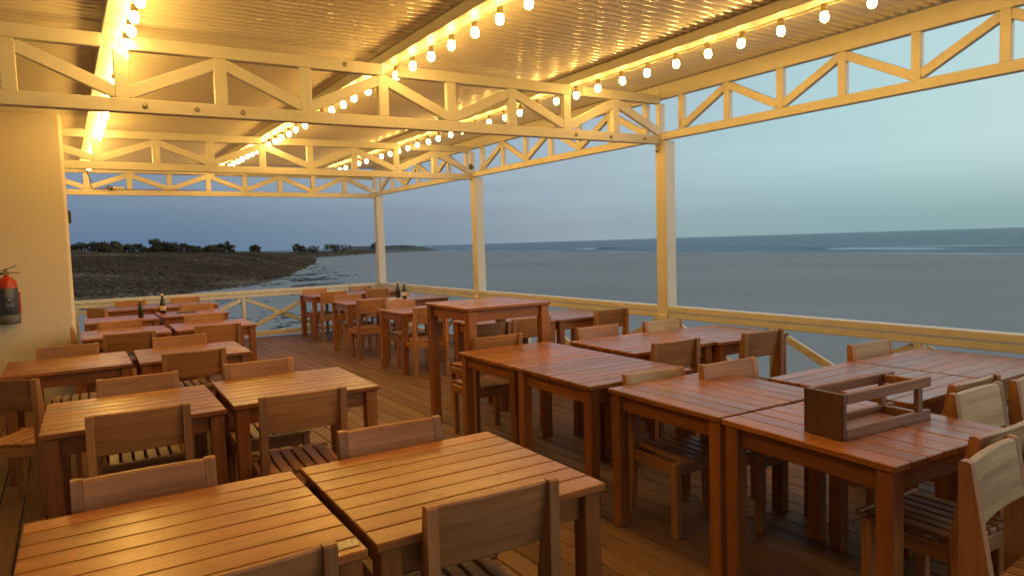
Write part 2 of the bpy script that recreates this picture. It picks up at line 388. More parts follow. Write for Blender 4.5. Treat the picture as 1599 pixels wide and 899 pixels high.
bp = N(nt, 'ShaderNodeBump', Strength=1.0, Distance=2.2); L.new(n1.outputs[0], bp.inputs['Height'])
bp2 = N(nt, 'ShaderNodeBump', Strength=.6, Distance=.35); L.new(n2.outputs[0], bp2.inputs['Height']); L.new(bp.outputs[0], bp2.inputs['Normal']); L.new(bp2.outputs[0], b.inputs['Normal'])
M['sea'] = m
ys = [-9000, -5000, -2500, -1200, -700, -400, -250, -150, -100, -60, -40, -25] + [-20 + i * 3 for i in range(190)] + [555, 570, 590, 600, 640, 700, 800, 1000, 1300, 1600, 2500, 5000, 9000, 16000, 30000]
ss = [-14 + i * .8 for i in range(78)] + [49, 51, 54, 58, 63, 70, 78, 88, 100, 115, 135, 160, 200, 260, 350, 500, 750, 1100, 1700, 2800, 5000, 9000, 16000, 30000, 50000]
vs_ = []; fs_ = []; foam = []
for y in ys:
    xs = interp(y, SHORE)
    for s in ss:
        z = SEA_Z; f = 0.0
        if -30 < y < 560 and s < 130:
            wob = 5 * nz(y, 0, .021, 1) + 2 * nz(y, 0, .09, 2)
            sw = .4 + 1.6 * nz(y, 0, .05, 11)
            f += .95 * math.exp(-((s - sw) / 1.3) ** 2) * (.75 + .8 * nz(y, 0, .035, 4))
            for k, (c0, hgt, seed) in enumerate(((10, .30, 21), (22, .50, 22), (41, .30, 23))):
                amp = max(0, .35 + 1.5 * nz(y, 0, .020, seed)); d = s - c0 - wob
                z += hgt * amp * math.exp(-(d / (1.3 if d < 0 else 3.2)) ** 2)
                brk = max(0, nz(y, 0, .024, seed + 10)) * 2.4
                f += brk * 1.0 * math.exp(-((d + 1.6) / 2.0) ** 2)
        vs_.append((xs + s, y, z)); foam.append(f)
n = len(ss)
for i in range(len(ys) - 1):
    for k in range(n - 1):
        p = i * n + k; fs_.append([p, p + 1, p + n + 1, p + n])
me = bpy.data.meshes.new('sea'); me.from_pydata(vs_, [], fs_); me.materials.append(M['sea'])
me.attributes.new('foam', 'FLOAT', 'POINT').data.foreach_set('value', foam)
me.polygons.foreach_set('use_smooth', [True] * len(fs_)); me.update()
o = bpy.data.objects.new('sea', me); col.objects.link(o); tag(o, kind='structure')

# leaf clumps -------------------------------------------------------
def leaf_mat(name, a, b_, c):
    m, nt, b = new_mat(name); L = nt.links
    t = N(nt, 'ShaderNodeAttribute', attribute_name='tone')
    r = ramp(nt, [(0, a), (.55, b_), (1, c)]); L.new(t.outputs['Fac'], r.inputs[0]); L.new(r.outputs[0], b.inputs['Base Color'])
    b.inputs['Roughness'].default_value = .8; b.inputs['Specular IOR Level'].default_value = .1
    tr = nt.nodes.new('ShaderNodeBsdfTranslucent'); L.new(r.outputs[0], tr.inputs['Color'])
    mx = nt.nodes.new('ShaderNodeMixShader'); mx.inputs[0].default_value = .5
    L.new(b.outputs[0], mx.inputs[1]); L.new(tr.outputs[0], mx.inputs[2]); L.new(mx.outputs[0], nt.nodes['Material Output'].inputs['Surface'])
    return m
M['scrub'] = leaf_mat('dry_scrub_leaves', (.10, .060, .034), (.20, .125, .072), (.40, .29, .18))
M['leaf'] = leaf_mat('dark_bush_leaves', (.085, .064, .036), (.14, .105, .056), (.20, .155, .09))
M['bark'] = plain('grey_bark', (.06, .05, .04), .9)
M['rock'] = plain('wet_weed_rock', (.035, .033, .030), .7, 0, .5, 2.0)
def leaf(mb, p, size, tone, up=0):
    d = Vector((random.gauss(0, 1), random.gauss(0, 1), random.gauss(up, .8))).normalized()
    u = d.orthogonal().normalized(); v = d.cross(u)
    a = random.random() * PI; u, v = u * math.cos(a) + v * math.sin(a), v * math.cos(a) - u * math.sin(a)
    w2 = size * .38
    q = [p - u * size * .5, p + v * w2 * .8, p + u * size * .5 + d * size * .1, p - v * w2]
    mb.add(q, [[0, 1, 2, 3]], [(0, 0, 0)] * 4, tone)
sm = MB(); cnt = 0
def cover(x, y, h):      # height of the plant cover above the soil
    return max(0.03, .20 + .34 * nz(x, y, .13, 51) + .12 * nz(x, y, .45, 52))
while cnt < 250000:
    a = random.uniform(-6, 22)
    r = math.sqrt(random.uniform(34 ** 2, 175 ** 2)) if random.random() < .9 else random.uniform(150, 330)
    x, y = r * math.sin(math.radians(a)), r * math.cos(math.radians(a)); h = land_h(x, y)
    if h < .05 or (h < .5 and random.random() > .12 + h * 1.8): continue
    cnt += 1
    base = .44 + .50 * nz(x * .5, y * 1.6, .05, 33) + .34 * nz(x * .6, y * 1.4, .2, 34)
    c_ = cover(x, y, h)
    if nz(x, y, .10, 35) > (.12 if r < 64 else .30) and r < 100: base += .26; c_ *= .5
    p = Vector((x, y, SAND_Z - .06 + h + c_ * random.random() ** .5))
    leaf(sm, p, random.uniform(.28, .58) * (1 if r < 120 else 1.7), max(0, min(1, base + random.gauss(0, .07))), 2.6)
o = sm.build('dune_scrub', M['scrub']); tag(o, 'dark dry scrub covering the low dunes on the left', 'scrub', kind='stuff')
# rocks and weed on the sand
rk = MB()
for i in range(4200):
    if i < 3300:
        a = random.gauss(16.2, 2.6); r = random.uniform(44, 92)
    elif i < 3800:
        a = random.uniform(5, 19); r = random.uniform(24, 46)
    else:
        a = random.gauss(17.0, .8); r = random.uniform(70, 130)
    x, y = r * math.sin(math.radians(a)), r * math.cos(math.radians(a))
    if land_h(x, y) > .3 or nz(x, y, .22, 41) < .06: continue
    if a > 16 and random.random() > math.exp(-((a - 16) / 3.2) ** 2) : continue
    s0 = random.uniform(.05, .16) * (1.8 if random.random() < .08 else 1)
    if r < 46: s0 *= .7
    z0 = ground_z(x, y); n = 7; vv = []; ff = []
    for lv, (rr_, zz) in enumerate(((1, -.08), (.9, .10), (.5, .2))):
        for k in range(n):
            t = 2 * PI * k / n + lv * .4; q = s0 * rr_ * random.uniform(.65, 1.25)
            vv.append((x + math.cos(t) * q * 1.5, y + math.sin(t) * q, z0 + zz * s0 * random.uniform(.6, 1.5)))
    for lv in range(2):
        for k in range(n):
            p, q = lv * n + k, lv * n + (k + 1) % n; ff.append([p, q, q + n, p + n])
    ff.append([2 * n + k for k in range(n)])
    rk.add(vv, ff, vv, random.random())
o = rk.build('shore_rocks', M['rock']); tag(o, 'dark rocks and weed scattered over the sand beside the scrub', 'rocks', kind='stuff')
# skyline bushes
def bush(x, y, wdt, ztop, label, lean):
    z0 = SAND_Z - .06 + land_h(x, y) - .05
    H = max(.9, ztop - z0)
    root = empty('bush_tree', label, 'tree', (x, y, z0), 0, 'windswept bushes along the dune skyline')
    tb = MB(); rw = wdt / 2
    for k in range(5):
        a = random.random() * 2 * PI; q = rw * random.uniform(.1, .6)
        e = Vector((math.cos(a) * q + lean * .3, math.sin(a) * q, H * random.uniform(.5, .75)))
        tb.tube([(0, 0, 0), (e.x * .35, e.y * .35, e.z * .5), e], .05 + .02 * random.random(), 6)
    tb.tube([(0, 0, -.1), (0, 0, H * .3)], .12, 8)
    tb.build('trunk', M['bark'], root)
    cb = MB(); cl = []
    for k in range(20):
        q = random.uniform(-1, 1); env = math.sqrt(max(0, 1 - q * q))
        cl.append((Vector((q * rw * .82 + lean * .45 * env, random.uniform(-.6, .6) * rw, H * (.22 + random.random() * .60 * (.35 + .65 * env)))), min(rw, H) * random.uniform(.22, .36)))
    for c, s_ in cl:
        tn = random.uniform(.25, .6)
        for k in range(70):
            d = Vector((random.gauss(0, 1), random.gauss(0, 1), random.gauss(0, .8))).normalized() * s_ * random.random() ** .4
            d.z *= .75
            p = c + d
            if p.z > H: p.z = H - random.random() * .12
            leaf(cb, p, random.uniform(.16, .36) * (1 if wdt < 5 else 1.5), max(0, min(1, tn + random.gauss(0, .15))))
    cb.build('crown', M['leaf'], root)
    return root
for (x_, y_, w_, z_, lb_, ln_) in (
 (3.5, 104.9, 4.9, 3.24, 'wide dark bush on the dune next to the wall corner', .6),
 (5.7, 109.9, 2.2, 3.18, 'small leaning bush, second from the wall corner on the skyline', .5),
 (8.3, 111.7, 3.0, 2.78, 'low rounded bush, third from the wall corner on the skyline', .4),
 (11.4, 107.4, 3.9, 3.13, 'broad domed bush, tallest of the left skyline group', .5),
 (14.3, 111.1, 2.6, 2.70, 'lower bush touching the right side of the broad domed bush', .3),
 (18.0, 113.6, 4.0, 2.53, 'long low bush in the middle of the left skyline', .4),
 (21.6, 116.0, 2.3, 2.92, 'small upright bush standing clear on the skyline', .3),
 (33.1, 146.3, 2.2, 2.54, 'tiny lone bush on the bare part of the skyline', .2),
 (72.0, 251.9, 4.2, 3.65, 'distant bush, left one of a pair before the sea', .3),
 (76.9, 250.5, 3.4, 2.60, 'distant lower bush, right one of a pair before the sea', .3),
 (89.0, 260.2, 8.2, 3.58, 'large distant bush clump at the head of the beach', .8),
 (123.3, 306.1, 2.6, 3.91, 'thin far tree just left of the corner post', .2)):
    bush(x_, y_, w_ * 1.35, z_ + (.45 if y_ < 200 else .6), lb_, ln_)

# ------------------------------------------------------------------ deck
dk = MB(); bw = .118; gap = .007
x = -3.3; i = 0
while x < 5.32:
    y = -2.6 - random.random() * 2.2
    while y < 12.66:
        ln = random.choice((3.0, 3.6, 4.2)); y1 = min(y + ln, 12.66); y0 = max(y, -2.6)
        if y1 - y0 > .1:
            dk.box((x + bw / 2, (y0 + y1) / 2, -.014 - random.random() * .0012), (bw, y1 - y0 - .004, .028), ch=.003)
        y += ln
    x += bw + gap; i += 1
fr_ = dk
o = fr_.build('deck_floor', M['deck']); tag(o, kind='structure')
jb = MB()
for yy in [-2.5 + .6 * k for k in range(26)]:
    jb.box((1.0, yy, -.13), (8.5, .05, .16), tone=.3)
for xx in (-3.2, -1, 1.2, 3.3, 5.2):
    for yy in (-2.3, .4, 3, 5.6, 8.2, 10.4, 12.4):
        jb.box((xx, yy, -.78), (.14, .14, 1.13), tone=.4)
o = jb.build('deck_frame', M['deck']); tag(o, kind='structure')

# ------------------------------------------------------------------ building wall
b0 = empty('plastered_wall', 'cream plastered end wall of the building at the left edge', 'wall', (-2.0, 8.4, 0))
wb = MB(); wb.box((-.26, 2.05, 1.545), (4.66, 4.1, 3.10), ch=.03, tone=.5); wb.build('wall', M['plaster'], b0)
bk = MB(); bk.box((2.088, .6, 1.98), (.03, .05, .14)); bk.build('bracket', M['bark'], b0)
b1 = empty('side_wall', 'long cream plastered building wall along the left side of the deck', 'wall', (-3.4, 2.8, 0))
wb = MB(); wb.box((0, 0, 1.545), (.2, 11.0, 3.10), ch=.02, tone=.5); wb.build('wall', M['plaster'], b1)

# ------------------------------------------------------------------ pavilion
XB = (.345, 2.195, 4.025); BEAMW = .13; BEAMT = .075
def roof_z(x): return 3.02 + .018 * (x - 2.1)
XR = 5.16
PY = (1.20, 4.975, 8.748, 12.50)
pav = empty('pavilion', 'white timber pavilion roof on posts with lattice trusses over the deck', 'pavilion', (XR, PY[1], 0))
pinv = Matrix.Translation(pav.location).inverted()
def pbuild(mb, name, mat, parent=pav):
    mb.v = [tuple(Vector(p) - pav.location) for p in mb.v] if parent is pav or parent.parent is pav else mb.v
    return mb.build(name, mat, parent)
for y in PY:
    mb = MB(); mb.box((XR, y, 1.2605), (.14, .14, 2.521), ch=.006)
    if y > 4 and y < 9:
        mb.box((XR, y, .69), (.164, .164, .2), ch=.03)
    po = pbuild(mb, 'post', M['white'])
    if 4 < y < 6:
        mb = MB(); mb.lathe([(.0, 0), (.022, .002), (.024, .012), (.012, .016)], n=14)
        q = mb.build('eye_bolt', M['bolt'], po); q.location = Vector((XR - .085, y + .02, 2.44)) - pav.location; q.rotation_euler = (0, -PI / 2, 0); q.scale = (1.6, .8, 1)
ZB = (2.487, 2.573); ZT = (2.885, 2.972)
def truss_x(y, xs, kinds, tilt=0.0, x1=5.09, ends=XB, bolts=()):
    """cross truss; xs = uprights from the eave inwards, kinds = where its diagonals meet: T top, B bottom"""
    T = MB(); dz = lambda x: -tilt * max(0, x1 - x); dzt = lambda x: -.012 * max(0, x1 - x)
    xl = min(xs) - .3
    def chord(z0, z1, pieces, d, dz):
        mb = MB()
        for a, b_ in pieces:
            mb.bar((a, y, (z0 + z1) / 2 + dz(a)), (b_, y, (z0 + z1) / 2 + dz(b_)), d, z1 - z0, ch=.005)
        return mb
    tr = chord(ZB[0], ZB[1], [(xl, x1)], .062, dz)
    tr = pbuild(tr, 'truss', M['white'])
    cuts = sorted(ends); pcs = []; a = xl
    for c in cuts:
        if c - BEAMW / 2 > a: pcs.append((a, c - BEAMW / 2 - .001)); a = c + BEAMW / 2 + .001
    pcs.append((a, x1))
    pbuild(chord(ZT[0], ZT[1], pcs, .062, dzt), 'top_chord', M['white'], tr)
    for x in xs:
        mb = MB(); hw = .080
        mb.bar((x, y, ZB[1] + dz(x)), (x, y, ZT[0] + dzt(x) + .004), .05, hw, up=(1, 0, 0)); pbuild(mb, 'upright', M['white'], tr)
    for (xa, ka), (xb, kb) in zip(zip(xs, kinds), list(zip(xs, kinds))[1:]):
        if ka == kb or '-' in (ka, kb): continue
        za = ZB[1] + .035 if ka == 'B' else ZT[0] - .035; zb = ZB[1] + .035 if kb == 'B' else ZT[0] - .035
        s_ = 1 if xb > xa else -1
        da = dz if ka == 'B' else dzt; db = dz if kb == 'B' else dzt
        mb = MB(); mb.bar((xa + s_ * .03, y + .002, za + da(xa)), (xb - s_ * .03, y + .002, zb + db(xb)), .046, .078, up=(0, 0, 1)); pbuild(mb, 'diagonal', M['white'], tr)
    for bx, bz in bolts:
        mb = MB(); mb.lathe([(.0, 0), (.016, .001), (.016, .008), (.009, .012)], n=12)
        q = mb.build('bolt', M['bolt'], tr); q.location = Vector((bx, y - .031, bz + dz(bx))) - pav.location; q.rotation_euler = (PI / 2, 0, 0)
XS = [5.115, 4.505, 3.91, 3.315, 2.72, 2.13, 1.535, .96, .375, -.20, -.78, -1.36, -1.95, -2.5, -3.05]
KS = 'BTBTBTBTBTBTBTB'
truss_x(PY[1] + .07 - .06, XS, KS, .010, bolts=[(.496, 2.53), (.80, 2.53), (1.09, 2.53), (4.0, 2.53), (4.42, 2.53), (4.86, 2.53), (1.83, 2.93)])
truss_x(PY[2] + .04, XS[:10], KS[:10], .0)
truss_x(PY[0], XS, KS, .0)
# back truss over the far rail
def back_truss(y):
    truss_x(y, XS[:10], KS[:10], 0.0)
back_truss(PY[3] + .03)
def side_truss(y0, y1):
    x = 5.12
    ya0, ya1 = y0 - .0695, y1 + .0695
    mb = MB(); mb.bar((x, ya0, 2.562), (x, ya1, 2.562), .062, .076, ch=.005); tr = pbuild(mb, 'truss', M['white'])
    mb = MB(); mb.bar((x, ya0, 3.000), (x, ya1, 3.000), .062, .141, ch=.005); pbuild(mb, 'top_chord', M['white'], tr)
    ya = [y0 + .145 + .5475 * k for k in range(7)]
    for y in ya:
        mb = MB(); mb.bar((x, y, 2.60), (x, y, 2.932), .05, .066, up=(0, 1, 0)); pbuild(mb, 'upright', M['white'], tr)
    for k in range(6):
        za, zb = (2.635, 2.90) if k % 2 == 0 else (2.90, 2.635)
        mb = MB(); mb.bar((x + .002, ya[k] + .025, za), (x + .002, ya[k + 1] - .025, zb), .046, .066, up=(0, 0, 1)); pbuild(mb, 'diagonal', M['white'], tr)
for a, b_ in ((-2.55, 1.13), (1.27, 4.905), (5.045, 8.678), (8.818, 12.43)): side_truss(a, b_)
for xb in XB:
    mb = MB(); mb.box((xb, 5.0, roof_z(xb) - BEAMT / 2 - .002), (BEAMW, 15.2, BEAMT), ch=.006); pbuild(mb, 'roof_beam', M['white'])
mb = MB(); mb.box((2.6, 12.59, 2.90), (5.0, .03, .12)); pbuild(mb, 'fascia_board', M['white'])
# corrugated sheet, ribs across
pitch = .076; amp = .024; vs_ = []; fs_ = []
nr = int((12.85 + 2.7) / pitch * 8)
xsn = (-3.5, -1.2, 1.2, 3.3, 5.32)
for k in range(nr + 1):
    y = -2.7 + k * pitch / 8; z = amp - amp * abs(math.sin(PI * k / 8))
    for x in xsn: vs_.append((x - pav.location.x, y - pav.location.y, z + roof_z(x) + .001))
n = len(xsn)
for k in range(nr):
    for j in range(n - 1):
        p = k * n + j; fs_.append([p, p + n, p + n + 1, p + 1])
me = bpy.data.meshes.new('roof_sheet'); me.from_pydata(vs_, [], fs_); me.materials.append(M['roof'])
me.polygons.foreach_set('use_smooth', [True] * len(fs_)); me.update()
o = bpy.data.objects.new('roof_sheet', me); col.objects.link(o); o.parent = pav

# ------------------------------------------------------------------ railings
def railing(name, label, a, b_, nx, inward):
    """a,b ends on the floor; inward = unit vector towards the deck"""
    a = Vector(a); b_ = Vector(b_); inw = Vector(inward); d = (b_ - a).normalized(); Ln = (b_ - a).length
    root = empty(name, label, 'railing', a)
    def put(mb, nm): mb.v = [tuple(Vector(p) - a) for p in mb.v]; return mb.build(nm, M['white'], root)
    z = lambda h: Vector((0, 0, h))
    mb = MB(); mb.bar(a + inw * -.02 + z(.828), b_ + inw * -.02 + z(.828), .11, .056); put(mb, 'top_rail')
    mb = MB(); mb.bar(a + inw * .012 + z(.762), b_ + inw * .012 + z(.762), .034, .058); put(mb, 'upper_board')
    mb = MB(); mb.bar(a + z(.082), b_ + z(.082), .06, .088); put(mb, 'bottom_rail')
    stp = Ln / nx
    for k in range(nx + 1):
        p = a + d * (stp * k)
        if k == 0: p = p + d * .03
        if k == nx: p = p - d * .03
        mb = MB(); mb.bar(p + z(.126), p + z(.733), .055, .056, up=d); put(mb, 'baluster')
    for k in range(nx):
        p = a + d * (stp * k + .045); q = a + d * (stp * (k + 1) - .045)
        mb = MB(); mb.bar(p + z(.165) + inw * .004, q + z(.70) + inw * .004, .036, .064); put(mb, 'brace')
        mid = (p + q) / 2
        for s_, e in (((p, .70), (mid, .4325)), ((mid, .4325), (q, .165))):
            pass
        mb = MB(); mb.bar(p + z(.70) - inw * .034, q + z(.165) - inw * .034, .036, .064); put(mb, 'brace')
    return root
xr = XR - .03
for k, (y0, y1, lb) in enumerate(((-2.4, 1.13, 'white cross braced railing beside the deck, nearest bay behind the tables'),
        (1.27, 4.905, 'white cross braced railing between the two nearest posts on the sea side'),
        (5.045, 8.678, 'white cross braced railing of the middle bay on the sea side'),
        (8.818, 12.43, 'white cross braced railing of the farthest bay on the sea side'))):
    railing('deck_railing', lb, (xr, y0, 0), (xr, y1, 0), 3, (-1, 0, 0))
railing('deck_railing', 'white cross braced railing across the far end of the deck', (.09, 12.53, 0), (5.09, 12.53, 0), 4, (0, -1, 0))

# ------------------------------------------------------------------ string lights
def string(xc, y0, zc, st, label):
    root = empty('string_lights', label, 'string lights', (xc, 5, zc), 0, 'string lights under the roof beams')
    pts = []; y = -1.9
    ends = 12.1
    first = y0 - st * int((y0 - .5) / st)
    ys_ = []
    y = first
    while y < ends: ys_.append(y); y += st
    for k, y in enumerate(ys_):
        pts.append((0, y - 5, .012 + .003 * math.sin(k * 1.7)))
        if k < len(ys_) - 1: pts.append((.004 * math.sin(k * 2.3), y + st / 2 - 5, .004 + .004 * math.sin(k)))
    mb = MB(); mb.tube(pts, .0065, 6); mb.build('cable', M['cable'], root)
    for k, y in enumerate(ys_):
        sb_ = string.sock.copy() if string.sock else None
        if sb_ is None:
            mb = MB(); mb.lathe([(.010, .024), (.017, .018), (.018, -.012), (.0205, -.024), (.0205, -.029)], n=14); sb_ = mb.build('bulb_socket', M['socket']); string.sock = sb_
            mb = MB(); mb.lathe([(.0190, -.008), (.0235, -.021), (.0262, -.037), (.0252, -.051), (.0180, -.064), (.007, -.070)], n=16); bb = mb.build('bulb', M['bulb']); string.bulb = bb
        else:
            col.objects.link(sb_); bb = string.bulb.copy(); col.objects.link(bb)
        sb_.parent = root; sb_.location = (0, y - 5, -.008); tilt = .12 * math.sin(k * 2.1 + xc)
        sb_.rotation_euler = (tilt, .10 * math.cos(k * 3.3), 0)
        bb.parent = sb_; bb.location = (0, 0, -.020)
    return root
string.sock = None; string.bulb = None
string(.412, 4.06, 2.915, .287, 'string of glowing yellow bulbs along the left roof beam above the wall end')
string(2.27, 3.20, 2.945, .305, 'string of glowing yellow bulbs along the middle roof beam')
string(4.09, 3.19, 2.962, .310, 'string of glowing yellow bulbs along the right roof beam nearest the sea')

# ------------------------------------------------------------------ tables
def make_table(w=.79, d=.78, h=.75, axis=0, name='dining_table', legw=.066):
    root = empty(name, 'x', 'table')
    nb = 8; mb = MB(); th = .026
    full = d if axis == 0 else w; ln = w if axis == 0 else d
    bwid = (full - .005 * (nb - 1)) / nb
    for k in range(nb):
        c = -full / 2 + bwid / 2 + k * (bwid + .005)
        dz = random.uniform(-.0008, .0008)
        if axis == 0: mb.box((0, c, h - th / 2 + dz), (ln, bwid, th), ch=.0035)
        else: mb.box((c, 0, h - th / 2 + dz), (bwid, ln, th), ch=.0035)
    mb.build('tabletop', M['table'], root)
    ins = .012 + legw / 2
    for sx in (-1, 1):
        for sy in (-1, 1):
            mb = MB(); mb.box((sx * (w / 2 - ins), sy * (d / 2 - ins), (h - th) / 2 - .0005), (legw, legw, h - th - .001), ch=.005); mb.build('leg', M['table'], root)
    mb = MB(); ah = .085
    for s_ in (-1, 1):
        mb.box((0, s_ * (d / 2 - ins - .004), h - th - ah / 2 - .002), (w - 2 * ins - legw - .002, .026, ah), ch=.003)
        mb.box((s_ * (w / 2 - ins - .004), 0, h - th - ah / 2 - .002), (.026, d - 2 * ins - legw - .002, ah), ch=.003)
    mb.box((0, 0, h - th - .028), (.05, d - .15, .05), ch=.003) if axis == 0 else mb.box((0, 0, h - th - .028), (w - .15, .05, .05), ch=.003)
    mb.build('apron', M['table'], root)
    return root
T0 = make_table(); T90 = make_table(axis=1)
first = {id(T0): True, id(T90): True}
TG = 'slatted wooden dining tables on the deck'
def table(x, y, rz, label, proto=None):
    p = proto or T0
    if first[id(p)]: o = p; first[id(p)] = False
    else: o = dup(p)
    o.location = (x, y, 0); o.rotation_euler = (0, 0, math.radians(rz)); tag(o, label, 'table', TG); return o
TABLES = [
 (.240, 2.09, -1.0, 'front left table cut by the bottom edge, small pale sticker on its corner', 0),
 (1.060, 2.08, -1.5, 'front slatted table with bright worn glare spots on its top, second from the left', 0),
 (.262, 4.06, -1.5, 'slatted table in the second left row, left one with its end towards the wall', 0),
 (1.096, 4.085, -2.0, 'slatted table in the second left row with yellow light glare, standing by the aisle', 0),
 (-.010, 6.08, -.5, 'slatted table in the third left row right under the fire extinguisher wall', 0),
 (.825, 6.05, -1.5, 'slatted table in the third left row, the one ending at the aisle', 0),
 (.495, 8.09, -.6, 'slatted table in the fourth left row touching the wall corner', 0),
 (1.335, 8.12, -1.5, 'slatted table in the fourth left row, aisle end, with white post of railing behind', 0),
 (.560, 9.80, 0.5, 'slatted table in the fifth left row holding one bottle near its right edge', 0),
 (1.390, 9.93, 0.5, 'slatted table in the fifth left row holding a bottle and a dark mat', 0),
 (.760, 11.70, -1.0, 'farthest left slatted table before the end railing, close to the wall', 0),
 (1.575, 11.66, -1.0, 'farthest left row slatted table before the end railing, on the aisle side', 0),
 (3.83, 11.72, 0, 'farthest slatted table of the middle row by the corner post, aisle side', 0),
 (4.64, 11.72, 0, 'slatted table in the far corner of the deck against both railings', 0),
 (3.72, 9.70, -1.0, 'second farthest slatted table of the sea side row, aisle end', 0),
 (4.53, 9.68, -1.0, 'slatted table with two bottles and a card beside the sea side railing', 0),
 (3.72, 7.85, -1.0, 'slatted table behind the tall table, aisle end, third row from the far end', 0),
 (4.53, 7.83, -1.0, 'slatted table behind the tall table and next to the sea side railing', 0),
 (3.77, 5.93, -1.0, 'slatted table seen beneath the tall table top', 0),
 (4.58, 5.90, -1.0, 'slatted table by the railing just left of the middle post', 0),
 (2.79, 4.025, -2.0, 'red brown slatted table beside the tall table, far half of its pair', 0),
 (2.765, 3.235, -2.0, 'near half of the red brown table pair in front of the tall table', 0),
 (3.70, 3.86, -2.5, 'slatted table left half of the pair by the nearest post', 0),
 (4.50, 3.78, -2.5, 'slatted table, right half of the pair by the nearest post, against the railing', 0),
 (2.785, 2.36, -2.5, 'slatted table with boards running away from the camera, just left of the wooden caddy', 1),
 (2.730, 1.555, -4.0, 'slatted table carrying the open wooden caddy', 1),
 (3.63, 1.98, -1.0, 'pale sky lit slatted table just behind the wooden caddy', 0),
 (4.44, 1.95, -1.0, 'sky lit slatted table against the railing at the right edge', 0),
]
for x, y, rz, lb, k in TABLES: table(x, y, rz, lb, T90 if k else T0)
# the tall bar table
tt = make_table(.78, .80, 1.05, 0, 'bar_table', .075); tt.location = (2.985, 4.965, 0); tt.rotation_euler = (0, 0, math.radians(-2))
tag(tt, 'tall square bar table standing above the others in the middle', 'bar table')
# worn sticker on the front table
st = MB(); st.add([(-.042, -.020, 0), (.035, -.026, 0), (.046, .004, 0), (.030, .024, 0), (-.03, .022, 0)], [[0, 1, 2, 3, 4]], [(0, 0, 0)] * 5, .5)
so_ = st.build('sticker', M['sticker'], T0, (.345, -.335, .7525)); so_.rotation_euler = (0, 0, .1)
st_done = [o for o in col.objects if o.name == 'sticker']

# ------------------------------------------------------------------ chairs
def make_chair(bm='chair'):
    root = empty('dining_chair', 'x', 'chair')
    W = .43; H = .83
    # local: back plane at y=0 (rear edge), seat towards +y
    for s_ in (-1, 1):
        x0 = s_ * (W / 2) - (.034 if s_ > 0 else 0); mb = MB()
        mb.prism([(0.012, 0), (.058, 0), (.092, .40), (.090, .46), (.030, H - .006), (.024, H), (0.002, H), (-.004, H - .006), (0.0, .5)][::-1], x0, x0 + .034)
        mb.build('leg', M['chair'], root)
    for s_ in (-1, 1):
        mb = MB(); mb.box((s_ * (W / 2 - .022), .405, .2045), (.042, .042, .409), ch=.004); mb.build('leg', M['chair'], root)
    mb = MB()      # seat slats run front to back
    ns = 6; tot = W - .076; sw = (tot - .012 * (ns - 1)) / ns
    for k in range(ns):
        mb.box((-tot / 2 + sw / 2 + k * (sw + .012), .243, .421), (sw, .37, .020), ch=.004)
    mb.box((0, .443, .421), (W - .006, .026, .021), ch=.005)
    mb.build('seat', M['chair'], root)
    mb = MB()
    for s_ in (-1, 1):
        mb.box((s_ * (W / 2 - .017), .238, .376), (.026, .29, .062), ch=.003)
    mb.box((0, .405, .376), (W - .09, .026, .062), ch=.003); mb.box((0, .072, .376), (W - .072, .026, .062), ch=.003)
    mb.build('seat_frame', M['chair'], root)
    # backrest board, leaning along the front edge of the posts, slightly dished
    mb = MB(); n = 12; bwid = W - .070; z0, z1 = .632, H - .003; prof = []
    vs = []; fs = []; gr = []
    ro = (random.random() * 30, random.random() * 30, random.random() * 30)
    for k in range(n + 1):
        t = k / n * 2 - 1; x = t * bwid / 2; dish = -.010 * (1 - t * t)
        for z in (z0, z0 + .006, z1 - .006, z1):
            yf = .090 + (z - .46) / (H - .006 - .46) * (.030 - .090) - .001
            e = .004 if z in (z0, z1) else 0
            vs += [(x, yf + dish - e, z), (x, yf + dish - .021 + e, z)]
            gr += [(x + ro[0], z + ro[1], ro[2]), (x + ro[0], z + ro[1], ro[2] + .02)]
    for k in range(n):
        a = k * 8; b_ = a + 8
        ring = [0, 2, 4, 6, 7, 5, 3, 1]
        for i in range(8):
            p, q = ring[i], ring[(i + 1) % 8]
            fs.append([a + p, b_ + p, b_ + q, a + q][::-1])
    fs.append([0, 2, 4, 6, 7, 5, 3, 1]); e = n * 8; fs.append([e + i for i in (1, 3, 5, 7, 6, 4, 2, 0)])
    mb.add(vs, fs, gr, random.random()); mb.build('backrest', M[bm], root)
    return root
PROTO = [make_chair() for _ in range(3)] + [make_chair('skyglow_tinted_chair')]
cused = [False] * 4; cn_ = [0]
CG = 'slat seated wooden chairs around the tables'
def chair(x, y, rz, label):
    """x,y = middle of the back's rear edge; rz 0 faces away from the camera (+Y)"""
    k = 3 if any(w_ in label for w_ in ('pale', 'greenish', 'foot of the nearest', 'caddy')) else cn_[0] % 3; cn_[0] += 1  # chairs named here get the backrest with sky glow in its colour
    if not cused[k]: o = PROTO[k]; cused[k] = True
    else: o = dup(PROTO[k])
    o.location = (x, y, 0); o.rotation_euler = (0, 0, math.radians(rz)); tag(o, label, 'chair', CG); return o
